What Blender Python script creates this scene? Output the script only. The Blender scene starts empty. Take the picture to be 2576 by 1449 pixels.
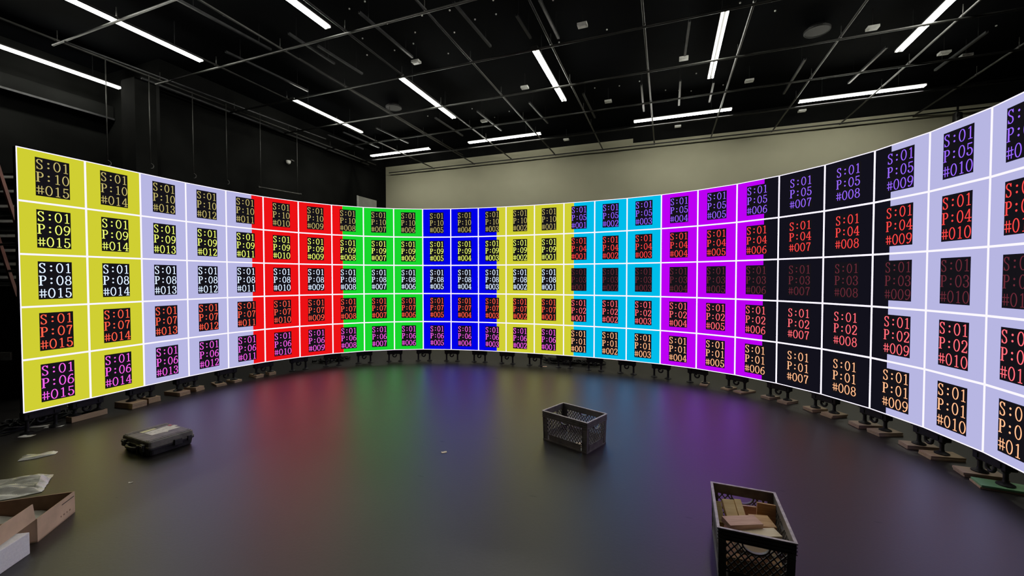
import bpy, bmesh, math, random
from mathutils import Vector, Matrix, noise
random.seed(7)
COL = bpy.context.scene.collection

# ------------------------------------------------------------------ materials
def lin(c):
    c /= 255.0
    return c / 12.92 if c <= 0.04045 else ((c + 0.055) / 1.055) ** 2.4
GAMMA = 1.1      # camera tone curve; lit pixels are given so that they come out at the stated display colour
# camera response: linear in the shadows with a soft highlight shoulder (scene value WHITE is full white)
WHITE = 2.4
_vs = bpy.context.scene.view_settings
_vs.use_curve_mapping = True
_cm = _vs.curve_mapping; _cm.white_level = (WHITE, WHITE, WHITE)
_cv = _cm.curves[3]
for _x, _y in [(0.06,0.06),(0.12,0.12),(0.2,0.198),(0.3,0.285),(0.45,0.395),(0.65,0.51),(0.9,0.635),(1.25,0.775),(1.6,0.875),(2.0,0.95)]:
    _cv.points.new(_x/WHITE, _y)
_cm.update(); _cm.initialize()
def scene_value(d):
    lo, hi = 0.0, 1.0
    for _ in range(40):
        m = (lo+hi)/2
        if _cm.evaluate(_cv, m) < d: lo = m
        else: hi = m
    return (lo+hi)/2*WHITE
def rgb(r, g, b): return tuple(scene_value(lin(255*(c/255)**GAMMA)) for c in (r, g, b)) + (1.0,)

def new_mat(name):
    m = bpy.data.materials.new(name); m.use_nodes = True
    nt = m.node_tree; nt.nodes.clear()
    out = nt.nodes.new('ShaderNodeOutputMaterial')
    return m, nt, out
def emit_mat(name, col, strength=1.0, sample=True):
    m, nt, out = new_mat(name)
    e = nt.nodes.new('ShaderNodeEmission'); e.inputs[0].default_value = col; e.inputs[1].default_value = strength
    nt.links.new(e.outputs[0], out.inputs[0])
    if not sample: m.cycles.emission_sampling = 'NONE'
    return m
def pbr(name, col, rough=0.5, metal=0.0, spec=0.5, noise_scale=None, noise_amt=0.25, bump=0.0, bump_scale=None, col2=None, coat=0.0, stretch=None):
    m, nt, out = new_mat(name)
    b = nt.nodes.new('ShaderNodeBsdfPrincipled')
    b.inputs['Base Color'].default_value = col; b.inputs['Roughness'].default_value = rough
    b.inputs['Metallic'].default_value = metal; b.inputs['Specular IOR Level'].default_value = spec
    if coat: b.inputs['Coat Weight'].default_value = coat
    nt.links.new(b.outputs[0], out.inputs[0])
    if noise_scale or bump:
        tc = nt.nodes.new('ShaderNodeTexCoord'); src = tc.outputs['Object']
        if stretch:
            mp = nt.nodes.new('ShaderNodeMapping'); mp.inputs['Scale'].default_value = stretch
            nt.links.new(src, mp.inputs[0]); src = mp.outputs[0]
    if noise_scale:
        n = nt.nodes.new('ShaderNodeTexNoise'); n.inputs['Scale'].default_value = noise_scale; n.inputs['Detail'].default_value = 5
        nt.links.new(src, n.inputs['Vector'])
        cr = nt.nodes.new('ShaderNodeValToRGB')
        c2 = col2 or tuple(min(1, c * (1 + noise_amt * 1.6)) for c in col[:3]) + (1,)
        c1 = tuple(c * (1 - noise_amt) for c in col[:3]) + (1,) if not col2 else col
        cr.color_ramp.elements[0].position = 0.32; cr.color_ramp.elements[0].color = c1
        cr.color_ramp.elements[1].position = 0.68; cr.color_ramp.elements[1].color = c2
        nt.links.new(n.outputs[0], cr.inputs[0]); nt.links.new(cr.outputs[0], b.inputs['Base Color'])
    if bump:
        n2 = nt.nodes.new('ShaderNodeTexNoise'); n2.inputs['Scale'].default_value = bump_scale or 60; n2.inputs['Detail'].default_value = 4
        nt.links.new(src, n2.inputs['Vector'])
        bp = nt.nodes.new('ShaderNodeBump'); bp.inputs['Strength'].default_value = bump; bp.inputs['Distance'].default_value = 0.01
        nt.links.new(n2.outputs[0], bp.inputs['Height']); nt.links.new(bp.outputs[0], b.inputs['Normal'])
    return m

def floor_material():
    m, nt, out = new_mat('dark_studio_floor')
    N = nt.nodes.new; L = nt.links.new
    b = N('ShaderNodeBsdfPrincipled'); L(b.outputs[0], out.inputs[0])
    tc = N('ShaderNodeTexCoord')
    n1 = N('ShaderNodeTexNoise'); n1.inputs['Scale'].default_value = 0.9; n1.inputs['Detail'].default_value = 6; L(tc.outputs['Object'], n1.inputs['Vector'])
    n2 = N('ShaderNodeTexNoise'); n2.inputs['Scale'].default_value = 55; n2.inputs['Detail'].default_value = 3; L(tc.outputs['Object'], n2.inputs['Vector'])
    mix = N('ShaderNodeMix'); mix.data_type = 'FLOAT'; mix.inputs[0].default_value = 0.35
    L(n1.outputs[0], mix.inputs[2]); L(n2.outputs[0], mix.inputs[3])
    cr = N('ShaderNodeValToRGB')
    cr.color_ramp.elements[0].position = 0.3; cr.color_ramp.elements[0].color = FLOOR_A
    cr.color_ramp.elements[1].position = 0.7; cr.color_ramp.elements[1].color = FLOOR_B
    L(mix.outputs[0], cr.inputs[0])
    # sparse small scuff marks
    mp = N('ShaderNodeMapping'); mp.inputs['Scale'].default_value = (5.0, 16.0, 1); mp.inputs['Rotation'].default_value = (0, 0, 0.5)
    L(tc.outputs['Object'], mp.inputs[0])
    vo = N('ShaderNodeTexVoronoi'); vo.feature = 'F1'; vo.inputs['Scale'].default_value = 0.55; L(mp.outputs[0], vo.inputs['Vector'])
    th = N('ShaderNodeMath'); th.operation = 'LESS_THAN'; th.inputs[1].default_value = 0.09; L(vo.outputs['Distance'], th.inputs[0])
    sep = N('ShaderNodeSeparateColor'); L(vo.outputs['Color'], sep.inputs[0])
    few = N('ShaderNodeMath'); few.operation = 'GREATER_THAN'; few.inputs[1].default_value = 0.88; L(sep.outputs[0], few.inputs[0])
    both = N('ShaderNodeMath'); both.operation = 'MULTIPLY'; L(th.outputs[0], both.inputs[0]); L(few.outputs[0], both.inputs[1]); th = both
    sc = N('ShaderNodeMix'); sc.data_type = 'RGBA'; L(th.outputs[0], sc.inputs[0]); L(cr.outputs[0], sc.inputs[6])
    sc.inputs[7].default_value = (0.01, 0.01, 0.01, 1)
    L(sc.outputs[2], b.inputs['Base Color'])
    b.inputs['Roughness'].default_value = FLOOR_ROUGH
    sm = N('ShaderNodeMath'); sm.operation = 'MULTIPLY_ADD'; sm.inputs[1].default_value = -0.3*FLOOR_SPEC; sm.inputs[2].default_value = FLOOR_SPEC
    L(th.outputs[0], sm.inputs[0]); L(sm.outputs[0], b.inputs['Specular IOR Level']); b.inputs['IOR'].default_value = 1.5
    bp = N('ShaderNodeBump'); bp.inputs['Strength'].default_value = 0.12; bp.inputs['Distance'].default_value = 0.004
    L(n2.outputs[0], bp.inputs['Height']); L(bp.outputs[0], b.inputs['Normal'])
    return m
FLOOR_A = (0.0070, 0.0060, 0.0053, 1); FLOOR_B = (0.0120, 0.0103, 0.0092, 1); FLOOR_ROUGH = 0.42; FLOOR_SPEC = 0.55
TUBE = 50.0

def wood_material(name, ca, cb, scale=7.0):
    m, nt, out = new_mat(name)
    N = nt.nodes.new; L = nt.links.new
    b = N('ShaderNodeBsdfPrincipled'); L(b.outputs[0], out.inputs[0]); b.inputs['Roughness'].default_value = 0.65
    tc = N('ShaderNodeTexCoord'); mp = N('ShaderNodeMapping'); mp.inputs['Scale'].default_value = (1.5, 14, 14); L(tc.outputs['Object'], mp.inputs[0])
    n = N('ShaderNodeTexNoise'); n.inputs['Scale'].default_value = scale; n.inputs['Detail'].default_value = 6; n.inputs['Distortion'].default_value = 0.6
    L(mp.outputs[0], n.inputs['Vector'])
    cr = N('ShaderNodeValToRGB'); cr.color_ramp.elements[0].position = 0.3; cr.color_ramp.elements[0].color = ca
    cr.color_ramp.elements[1].position = 0.7; cr.color_ramp.elements[1].color = cb
    L(n.outputs[0], cr.inputs[0]); L(cr.outputs[0], b.inputs['Base Color'])
    return m

M = {}
M['floor'] = floor_material()
M['grey_wall'] = pbr('grey_painted_wall', (0.37, 0.358, 0.248, 1), 0.8, noise_scale=0.6, noise_amt=0.06, bump=0.05, bump_scale=40)
M['black_wall'] = pbr('black_painted_wall', (0.0052, 0.0054, 0.0052, 1), 0.85, spec=0.03, noise_scale=1.2, noise_amt=0.3)
M['black_ceiling'] = pbr('black_painted_deck', (0.0015, 0.0018, 0.0024, 1), 0.9, spec=0.03, noise_scale=0.9, noise_amt=0.35)
M['pipe'] = pbr('dull_steel_pipe', (0.030, 0.030, 0.028, 1), 0.5, metal=0.2, spec=0.3, noise_scale=5, noise_amt=0.25)
M['conduit'] = pbr('grey_conduit', (0.03, 0.031, 0.033, 1), 0.5, metal=0.4, noise_scale=8, noise_amt=0.3)
M['rod'] = pbr('dull_hanging_rod', (0.04, 0.04, 0.037, 1), 0.5, metal=0.4, noise_scale=9, noise_amt=0.2)
M['tube'] = emit_mat('white_fluorescent_glow', (1.0, 0.98, 0.86, 1), TUBE)
M['housing'] = pbr('light_fixture_housing', (0.012, 0.012, 0.011, 1), 0.5, noise_scale=12, noise_amt=0.2)
M['box_pale'] = pbr('pale_ceiling_box', (0.62, 0.62, 0.58, 1), 0.6, noise_scale=10, noise_amt=0.15)
M['black_metal'] = pbr('black_powder_coated_metal', (0.006, 0.006, 0.0065, 1), 0.5, spec=0.25, noise_scale=20, noise_amt=0.3)
M['casing'] = pbr('black_panel_casing', (0.005, 0.005, 0.005, 1), 0.6, noise_scale=14, noise_amt=0.2)
M['crate'] = pbr('charcoal_crate_plastic', (0.13, 0.125, 0.115, 1), 0.45, spec=0.5, noise_scale=16, noise_amt=0.25, bump=0.05, bump_scale=90)
M['crate_rim'] = pbr('pale_crate_rim', (0.50, 0.46, 0.45, 1), 0.5, noise_scale=30, noise_amt=0.25)
M['case'] = pbr('black_hard_case_plastic', (0.024, 0.024, 0.024, 1), 0.5, spec=0.5, noise_scale=25, noise_amt=0.3, bump=0.08, bump_scale=150)
M['case_lid'] = pbr('dark_grey_case_lid', (0.14, 0.134, 0.118, 1), 0.55, spec=0.45, noise_scale=20, noise_amt=0.25, bump=0.08, bump_scale=150)
M['paper'] = pbr('white_paper_label', (0.85, 0.82, 0.74, 1), 0.7, noise_scale=25, noise_amt=0.12)
M['paper_y'] = pbr('yellowed_paper_label', (0.85, 0.82, 0.45, 1), 0.7, noise_scale=25, noise_amt=0.12)
M['red'] = pbr('red_sticker', (0.45, 0.07, 0.09, 1), 0.6, noise_scale=20, noise_amt=0.2)
M['cardboard'] = pbr('brown_cardboard', (0.62, 0.42, 0.28, 1), 0.8, noise_scale=9, noise_amt=0.12, bump=0.05, bump_scale=60)
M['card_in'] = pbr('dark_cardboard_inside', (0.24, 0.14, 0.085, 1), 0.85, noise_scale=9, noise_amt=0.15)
M['foam'] = pbr('white_packing_foam', (0.93, 0.90, 0.95, 1), 0.9, noise_scale=90, noise_amt=0.05, bump=0.12, bump_scale=120)
M['ink'] = pbr('dark_printed_ink', (0.04, 0.03, 0.025, 1), 0.8, noise_scale=30, noise_amt=0.2)
M['plastic_sheet'] = pbr('crumpled_clear_plastic', (0.70, 0.70, 0.58, 1), 0.2, spec=0.9, noise_scale=7, noise_amt=0.35)
M['liner'] = pbr('white_foam_liner', (0.52, 0.50, 0.42, 1), 0.6, noise_scale=12, noise_amt=0.2, bump=0.3, bump_scale=30)
M['pine'] = wood_material('pale_pine', (0.76, 0.50, 0.22, 1), (0.92, 0.68, 0.36, 1))
M['pine_white'] = wood_material('very_pale_pine', (0.90, 0.72, 0.46, 1), (0.98, 0.84, 0.60, 1))
M['red_wood'] = wood_material('reddish_offcut', (0.62, 0.34, 0.24, 1), (0.82, 0.52, 0.38, 1))
M['brown_wood'] = wood_material('brown_offcut', (0.50, 0.27, 0.11, 1), (0.68, 0.42, 0.20, 1))
M['olive_wood'] = wood_material('olive_offcut', (0.26, 0.18, 0.05, 1), (0.40, 0.28, 0.09, 1))
M['block'] = wood_material('shim_block_wood', (0.30, 0.205, 0.12, 1), (0.42, 0.30, 0.18, 1))
M['block_dark'] = wood_material('plywood_shim', (0.26, 0.18, 0.12, 1), (0.38, 0.28, 0.19, 1))
M['green'] = wood_material('green_painted_board', (0.10, 0.25, 0.11, 1), (0.15, 0.34, 0.16, 1))
M['alu'] = pbr('dull_aluminium_edge', (0.92, 0.90, 0.82, 1), 0.55, metal=0.0, noise_scale=8, noise_amt=0.2)
M['deck'] = pbr('black_platform_top', (0.012, 0.012, 0.012, 1), 0.6, noise_scale=10, noise_amt=0.3)
M['orange'] = pbr('faded_red_fibreglass', (0.17, 0.05, 0.036, 1), 0.6, noise_scale=10, noise_amt=0.2)
M['board'] = pbr('pale_board_face', (0.28, 0.28, 0.25, 1), 0.8, noise_scale=3, noise_amt=0.1)

# ------------------------------------------------------------------ mesh builder
class MB:
    def __init__(s): s.v = []; s.f = []; s.mi = []; s.mats = []; s.sm = []
    def m(s, mat):
        if mat not in s.mats: s.mats.append(mat)
        return s.mats.index(mat)
    def add(s, vs, fs, mat, smooth=False):
        o = len(s.v); s.v += [tuple(v) for v in vs]; k = s.m(mat)
        for f in fs: s.f.append([o + i for i in f]); s.mi.append(k); s.sm.append(smooth)
    def box(s, c, d, mat, R=None, bev=0.0):
        """box centred at c with full dims d, optional 3x3 rotation; bev chamfers the vertical edges and top"""
        x, y, z = d[0] / 2, d[1] / 2, d[2] / 2
        if bev <= 0:
            vs = [(-x,-y,-z),(x,-y,-z),(x,y,-z),(-x,y,-z),(-x,-y,z),(x,-y,z),(x,y,z),(-x,y,z)]
            fs = [(0,3,2,1),(4,5,6,7),(0,1,5,4),(1,2,6,5),(2,3,7,6),(3,0,4,7)]
        else:
            bm = bmesh.new(); bmesh.ops.create_cube(bm, size=1)
            bmesh.ops.scale(bm, vec=d, verts=bm.verts)
            bmesh.ops.bevel(bm, geom=bm.edges[:], offset=bev, segments=2, profile=0.6, affect='EDGES')
            bm.verts.index_update()
            vs = [v.co.copy() for v in bm.verts]; fs = [[v.index for v in f.verts] for f in bm.faces]; bm.free()
        out = []
        for v in vs:
            p = Vector(v)
            if R is not None: p = R @ p
            out.append(p + Vector(c))
        s.add(out, fs, mat)
    def hexa(s, b, t, mat):
        """prism from bottom ring b to top ring t"""
        n = len(b); vs = list(b) + list(t)
        fs = [tuple(range(n - 1, -1, -1)), tuple(range(n, 2 * n))] + [(i, (i + 1) % n, n + (i + 1) % n, n + i) for i in range(n)]
        s.add(vs, fs, mat)
    def tube(s, pts, r, mat, n=10, caps=True, closed=False):
        pts = [Vector(p) for p in pts]; rings = []
        N = len(pts); rr = r if isinstance(r, (list, tuple)) else [r] * N
        up = None; vs = []
        for i, p in enumerate(pts):
            if closed: t = pts[(i + 1) % N] - pts[i - 1]
            else: t = (pts[min(i + 1, N - 1)] - pts[max(i - 1, 0)])
            if t.length < 1e-9: t = Vector((0, 0, 1))
            t.normalize()
            if up is None:
                up = t.orthogonal().normalized()
            else:
                up = (up - t * up.dot(t))
                up = up.normalized() if up.length > 1e-6 else t.orthogonal().normalized()
            w = t.cross(up)
            for k in range(n):
                a = 2 * math.pi * k / n
                vs.append(p + (up * math.cos(a) + w * math.sin(a)) * rr[i])
        fs = []
        for i in range(N if closed else N - 1):
            j = (i + 1) % N
            for k in range(n): fs.append((i*n+k, i*n+(k+1)%n, j*n+(k+1)%n, j*n+k))
        if caps and not closed: fs += [tuple(range(n - 1, -1, -1)), tuple(range((N-1)*n, N*n))]
        s.add(vs, fs, mat, True)
    def lathe(s, prof, mat, c=(0,0,0), n=20):
        vs = []; fs = []
        for r, z in prof:
            for k in range(n):
                a = 2*math.pi*k/n; vs.append((c[0]+r*math.cos(a), c[1]+r*math.sin(a), c[2]+z))
        for i in range(len(prof)-1):
            for k in range(n): fs.append((i*n+k, i*n+(k+1)%n, (i+1)*n+(k+1)%n, (i+1)*n+k))
        fs += [tuple(range(n-1,-1,-1)), tuple(range((len(prof)-1)*n, len(prof)*n))]
        s.add(vs, fs, mat)
    def mesh(s, name):
        me = bpy.data.meshes.new(name); me.from_pydata(s.v, [], s.f)
        for m in s.mats: me.materials.append(m)
        me.polygons.foreach_set('material_index', s.mi)
        me.polygons.foreach_set('use_smooth', s.sm)
        me.update(); return me

def link(name, me, parent=None, loc=None, rotz=None):
    o = bpy.data.objects.new(name, me); COL.objects.link(o)
    if parent is not None: o.parent = parent
    if loc is not None: o.location = loc
    if rotz is not None: o.rotation_euler = (0, 0, rotz)
    return o
def tag(o, label, cat, group=None, kind='thing'):
    o['label'] = label; o['category'] = cat; o['kind'] = kind
    if group: o['group'] = group
    return o
def thing(name, label, cat, loc=(0,0,0), rotz=0.0, group=None):
    o = bpy.data.objects.new(name, None); COL.objects.link(o); o.empty_display_size = 0.05
    o.location = loc; o.rotation_euler = (0, 0, rotz)
    return tag(o, label, cat, group)
def structure(name, mb, label, cat):
    o = link(name, mb.mesh(name)); return tag(o, label, cat, None, 'structure')
def dup(root, loc, rotz, label, group=None):
    r = root.copy(); COL.objects.link(r); r.location = loc; r.rotation_euler = (0, 0, rotz); r['label'] = label
    if group: r['group'] = group
    for ch in list(root.children):
        c = ch.copy(); COL.objects.link(c); c.parent = r
        for g in list(ch.children):
            d = g.copy(); COL.objects.link(d); d.parent = c
    return r

# ------------------------------------------------------------------ room axes: a runs away to the grey wall, b runs to the left
PHI = 0.360597573
def ab(a, b, z=0.0):
    return Vector((a*math.sin(PHI) - b*math.cos(PHI), a*math.cos(PHI) + b*math.sin(PHI), z))
RA = Matrix(((-math.cos(PHI), math.sin(PHI), 0), (math.sin(PHI), math.cos(PHI), 0), (0, 0, 1)))   # local x=b, y=a
def abbox(mb, a0, a1, b0, b1, z0, z1, mat):
    ring = [(a0,b0),(a0,b1),(a1,b1),(a1,b0)]
    ring = ring[::1]
    mb.hexa([ab(a,b,z0) for a,b in ring][::-1], [ab(a,b,z1) for a,b in ring][::-1], mat)

DECK = 6.25; GRID = 5.58; AW = 13.37; BL = 10.35; BA = 12.3
mb = MB(); abbox(mb, -6, AW+0.3, -9, BA+0.3, -0.2, 0, M['floor']); structure('floor', mb, 'dark grey studio floor with coloured reflections of the screen', 'floor')
mb = MB(); abbox(mb, -6, AW+0.3, -9, BA+0.3, DECK, DECK+0.2, M['black_ceiling']); structure('ceiling', mb, 'black ceiling deck above the pipe grid', 'ceiling')
mb = MB()
abbox(mb, AW, AW+0.2, -9, BL, 0, 5.70, M['grey_wall'])
abbox(mb, AW, AW+0.2, 1.0, BL, 5.70, 5.84, M['grey_wall'])
abbox(mb, AW+0.02, AW+0.2, -9, 1.0, 5.70, DECK, M['black_wall'])
abbox(mb, AW+0.02, AW+0.2, 1.0, BL, 5.84, DECK, M['black_wall'])
structure('wall_back', mb, 'grey painted back wall above the screen, black along its top', 'wall')
mb = MB()
abbox(mb, 5.7, AW+0.2, BL, BL+0.2, 0, DECK, M['black_wall'])
structure('wall_left', mb, 'black side wall left of the grey wall', 'wall')
mb = MB()
abbox(mb, -6, 5.7, BA, BA+0.2, 0, DECK, M['black_wall'])
abbox(mb, 5.7, 5.9, BL+0.2, BA, 0, DECK, M['black_wall'])
structure('wall_alcove', mb, 'black recessed wall at the far left behind the brightest tube light', 'wall')
mb = MB(); abbox(mb, -6, AW, -9.2, -9, 0, DECK, M['black_wall']); structure('wall_right', mb, 'black side wall hidden right of the screen', 'wall')
mb = MB(); abbox(mb, -6.2, -6, -9, BA, 0, DECK, M['black_wall']); structure('wall_front', mb, 'black wall behind the viewer', 'wall')
mb = MB(); abbox(mb, 5.05, 5.42, 9.95, BL+0.05, 0, 5.5, M['black_wall']); structure('trim_1', mb, 'black square pillar at the corner of the left recess', 'pillar')
mb = MB(); abbox(mb, -1, 5.68, 12.0, BA, 5.18, 5.45, M['black_wall']); abbox(mb, -1, 5.68, 11.97, 12.03, 5.13, 5.17, M['conduit'])
structure('trim_2', mb, 'dark ledge running along the upper recessed wall', 'ledge')

# ------------------------------------------------------------------ LED wall
VP = [(-4.576,3.7929),(-4.4403,4.2741),(-4.3082,4.7563),(-4.1627,5.2347),(-3.9741,5.6977),(-3.7192,6.1279),(-3.3925,6.5064),(-3.0002,6.8164),(-2.5548,7.0436),(-2.0738,7.1802),(-1.5762,7.2286),(-1.077,7.2007),(-0.5845,7.1141),(-0.1012,6.9861),(0.3743,6.8316),(0.8434,6.6585),(1.305,6.4662),(1.7541,6.2465),(2.1812,5.9864),(2.5723,5.6749),(2.9106,5.3068),(3.1795,4.8853),(3.3679,4.4221),(3.4704,3.9327),(3.4866,3.433),(3.4212,2.9373),(3.2761,2.4588)]
VP = [Vector((x, y, 0)) for x, y in VP]
ZB = 0.2136; PH = 2.4873 / 5
BAR = ['yellow','lavender','red','green','blue','yellow','cyan','magenta','black','lavender']
BARX = [-10, 2.0, 14/3, 22/3, 10.0, 38/3, 46/3, 18.0, 62/3, 70/3, 26.5]
FILL = {'yellow': rgb(207,206,50), 'lavender': rgb(183,182,226), 'red': rgb(236,16,20), 'green': rgb(22,214,44), 'blue': rgb(0,0,232),
        'cyan': rgb(0,188,234), 'magenta': rgb(188,0,243), 'black': rgb(18,17,27)}
FM = {k: emit_mat('lit_' + k + '_pixels', c, 1.0) for k, c in FILL.items()}
LINE = emit_mat('lit_white_border_pixels', rgb(252,249,255), 1.0)
DARKBOX = emit_mat('dark_label_pixels', rgb(21,19,24), 1.0, False)
TXT_L = {10: rgb(192,180,112), 9: rgb(240,248,124), 8: rgb(232,244,255), 7: rgb(250,102,76), 6: rgb(242,104,232)}
TXT_R = {5: rgb(158,108,246), 4: rgb(248,76,74), 3: rgb(104,42,54), 2: rgb(252,116,128), 1: rgb(252,196,150)}
TM = {k: emit_mat('lit_text_row_%02d' % k, c, 1.0, False) for k, c in list(TXT_L.items()) + list(TXT_R.items())}

# hand-drawn serif LED glyphs on a 16 x 32 pixel cell
def arc(cx, cy, rx, ry, a0, a1, n=14):
    return [(cx + rx*math.cos(math.radians(a0 + (a1-a0)*i/n)), cy + ry*math.sin(math.radians(a0 + (a1-a0)*i/n))) for i in range(n+1)]
TH, TN = 2.5, 1.25
def stroke(pts, closed=False, th=TH, tn=TN):
    vs, fs = [], []
    n = len(pts)
    if closed and (abs(pts[0][0]-pts[-1][0]) + abs(pts[0][1]-pts[-1][1])) < 1e-6: pts = pts[:-1]; n -= 1
    for i, p in enumerate(pts):
        a = pts[i-1] if (i > 0 or closed) else p; b = pts[(i+1) % n] if (i < n-1 or closed) else p
        dx, dy = b[0]-a[0], b[1]-a[1]; L = math.hypot(dx, dy) or 1
        dx /= L; dy /= L
        w = (tn + (th-tn)*abs(dy)**1.3) / 2
        vs += [(p[0]-dy*w, p[1]+dx*w), (p[0]+dy*w, p[1]-dx*w)]
    for i in range(n if closed else n-1):
        j = (i+1) % n; fs.append((2*i, 2*i+1, 2*j+1, 2*j))
    return vs, fs
def rect(x0, y0, x1, y1): return [(x0,y0),(x1,y0),(x1,y1),(x0,y1)], [(0,1,2,3)]
def disc(cx, cy, r): return arc(cx, cy, r, r, 0, 360-30, 11), [tuple(range(12))]
G = {
 'S': [stroke([(12.3,22.5)] + arc(7.7,22.2,4.2,4.9,20,200) + [(4.6,18.6),(8,15.9),(11.4,13.2)] + arc(7.9,8.6,4.5,5.2,30,-165)), rect(11.9,21,13,27.2), rect(2.6,3.6,3.7,10)],
 '0': [stroke(arc(8,15.5,5.6,11.8,0,360,26), True, 2.2, 1.2)],
 '1': [rect(7.6,3.6,9.9,27.6), stroke([(8.4,27),(6.6,25.2),(4.6,24.3)], False, 1.6, 1.4), rect(4.6,3.2,12.8,4.5)],
 '2': [stroke(arc(7.7,21.3,4.9,6.0,165,-20) + [(10.6,15.2),(6.8,9.6),(3,4.4)]), rect(2.6,3.2,12.6,5.2), rect(12.2,3.2,13.4,8), disc(3.7,21.6,1.5)],
 '3': [stroke(arc(7.4,21.9,4.6,5.4,160,-80)), stroke(arc(7.4,10,5.2,6.4,85,-160)), rect(5.8,15.6,8.4,17), disc(3.6,22.4,1.4), disc(3.2,9,1.5)],
 '4': [rect(9.4,3.6,11.8,27.6), stroke([(10,27.2),(6,19),(2,11)], False, 1.6, 1.3), rect(1.8,9.8,15,11.4), rect(7,3.2,14.4,4.5)],
 '5': [rect(3.6,25.4,12.6,27.6), rect(3.5,15.6,4.9,27.4), stroke([(4,16.4)] + arc(7.6,10.8,5.2,7.2,120,-160)), disc(3.4,8.6,1.5)],
 '6': [stroke(arc(8,10.6,5.2,7.0,0,360,22), True, 2.2, 1.3), stroke([(2.9,10.6),(3.2,16),(4.6,21.4),(7.4,25.6),(11.6,27.2)], False, 2.3, 1.5), disc(11.6,25.6,1.4)],
 '7': [rect(2.8,25.4,13.2,27.6), rect(2.8,21.6,4.0,27.4), stroke([(12.6,26),(9.6,18.6),(7.8,11),(7.2,3.6)], False, 2.4, 1.6)],
 '8': [stroke(arc(8,21.6,4.4,5.4,0,360,20), True, 2.0, 1.2), stroke(arc(8,9.8,5.2,6.2,0,360,20), True, 2.2, 1.2)],
 '9': [stroke(arc(8,20.2,5.2,7.0,0,360,22), True, 2.2, 1.3), stroke([(13.1,20.2),(12.8,14.8),(11.4,9.4),(8.6,5.2),(4.4,3.8)], False, 2.3, 1.5), disc(4.4,5.4,1.4)],
 'P': [rect(3.0,3.6,6.2,27.4), rect(1.2,26.4,9,27.7), rect(1.2,3.2,8,4.5), stroke([(6,27)] + arc(8.8,21.2,4.6,5.9,90,-90) + [(6,15.3)], False, 2.6, 1.3)],
 '#': [rect(4.6,4.6,6.2,25.6), rect(10.2,4.6,11.8,25.6), rect(1.4,18.2,15,19.8), rect(1.4,10.4,15,12)],
 ':': [disc(8,9.2,2.0), disc(8,20.2,2.0)],
}
def screen_mesh(lines, k, text_mat):
    """face of one display module: colour fill (may change part way), white edge pixels, dark label box and lettering; x 0..0.5, z 0..PH, front at y=0"""
    b = MB(); W = 0.5; H = PH; e = W * 0.0165
    def q(x0, x1, z0, z1, y, mat): b.add([(x0,y,z0),(x1,y,z0),(x1,y,z1),(x0,y,z1)], [(0,1,2,3)], mat)
    # border
    q(0, W, 0, e, 0, LINE); q(0, W, H-e, H, 0, LINE); q(0, e, e, H-e, 0, LINE); q(W-e, W, e, H-e, 0, LINE)
    for i, nm in enumerate(BAR):
        u0 = max(BARX[i], k) - k; u1 = min(BARX[i+1], k+1) - k
        if u1 - u0 > 1e-4:
            q(max(e, u0*W), min(W-e, u1*W), e, H-e, 0, FM[nm])
    bx0, bx1, bz0, bz1 = .25*W, .75*W, .134*H, .872*H
    q(bx0, bx1, bz0, bz1, -0.0008, DARKBOX)
    cw = (bx1-bx0)/4; ch = (bz1-bz0)/3
    for r, line in enumerate(lines):
        for c, chv in enumerate(line):
            ox = bx0 + c*cw; oz = bz1 - (r+1)*ch
            for vs, fs in G[chv]:
                b.add([(ox + x/16*cw, -0.0016, oz + y/32*ch) for x, y in vs], fs, text_mat)
    return b.mesh('screen')
def casing_mesh():
    b = MB(); W, H = 0.5, PH
    b.box((W/2, 0.0255, H/2), (W-0.003, 0.045, H-0.001), M['casing'])
    b.box((W/2, 0.058, H*0.5), (W*0.5, 0.022, H*0.4), M['black_metal'])
    b.box((W/2, 0.058, H*0.86), (0.16, 0.022, 0.025), M['black_metal'])
    return b.mesh('casing')
CASE = casing_mesh()
def fill_words(k):
    names = [n for i, n in enumerate(BAR) if min(BARX[i+1], k+1) - max(BARX[i], k) > 0.01]
    return ' and '.join(names)
NC = 26
for k in range(NC):
    d = VP[k+1] - VP[k]; rz = math.atan2(d.y, d.x)
    for r in range(5):              # r = 0 top row
        if k < 15: P = 10 - r; S = 15 - k
        else: P = 5 - r; S = k - 14
        if k == 25 and S != 11: continue
        t = thing('led_display', 'square LED display module reading S:01 P:%02d #%03d on %s' % (P, S, fill_words(k)), 'LED screen',
                  (VP[k].x, VP[k].y, ZB + (4-r)*PH), rz, 'modules of the curved LED wall')
        sm = screen_mesh(['S:01', 'P:%02d' % P, '#%03d' % S], k, TM[P])
        sm.transform(Matrix.Translation((0.00006, 0, 0.00003)) @ Matrix.Diagonal((0.99976, 1, 0.9999, 1)))
        link('screen', sm, t)
        link('casing', CASE, t)

# ------------------------------------------------------------------ stands under the joints, shim blocks
def joint(k):
    d0 = VP[k] - VP[k-1] if k > 0 else VP[1] - VP[0]; d1 = VP[k+1] - VP[k] if k < 26 else d0
    t = (d0.normalized() + d1.normalized()).normalized()
    n = Vector((t.y, -t.x, 0))          # towards the viewer
    return VP[k], t, n
def colname(k):
    return 'P:06 #%03d' % (15 - k) if k < 15 else 'P:01 #%03d' % (k - 14)
def foot_heights(k):
    return BL_H.get((k,'L'), 0.0), BL_H.get((k,'R'), 0.0)
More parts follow.
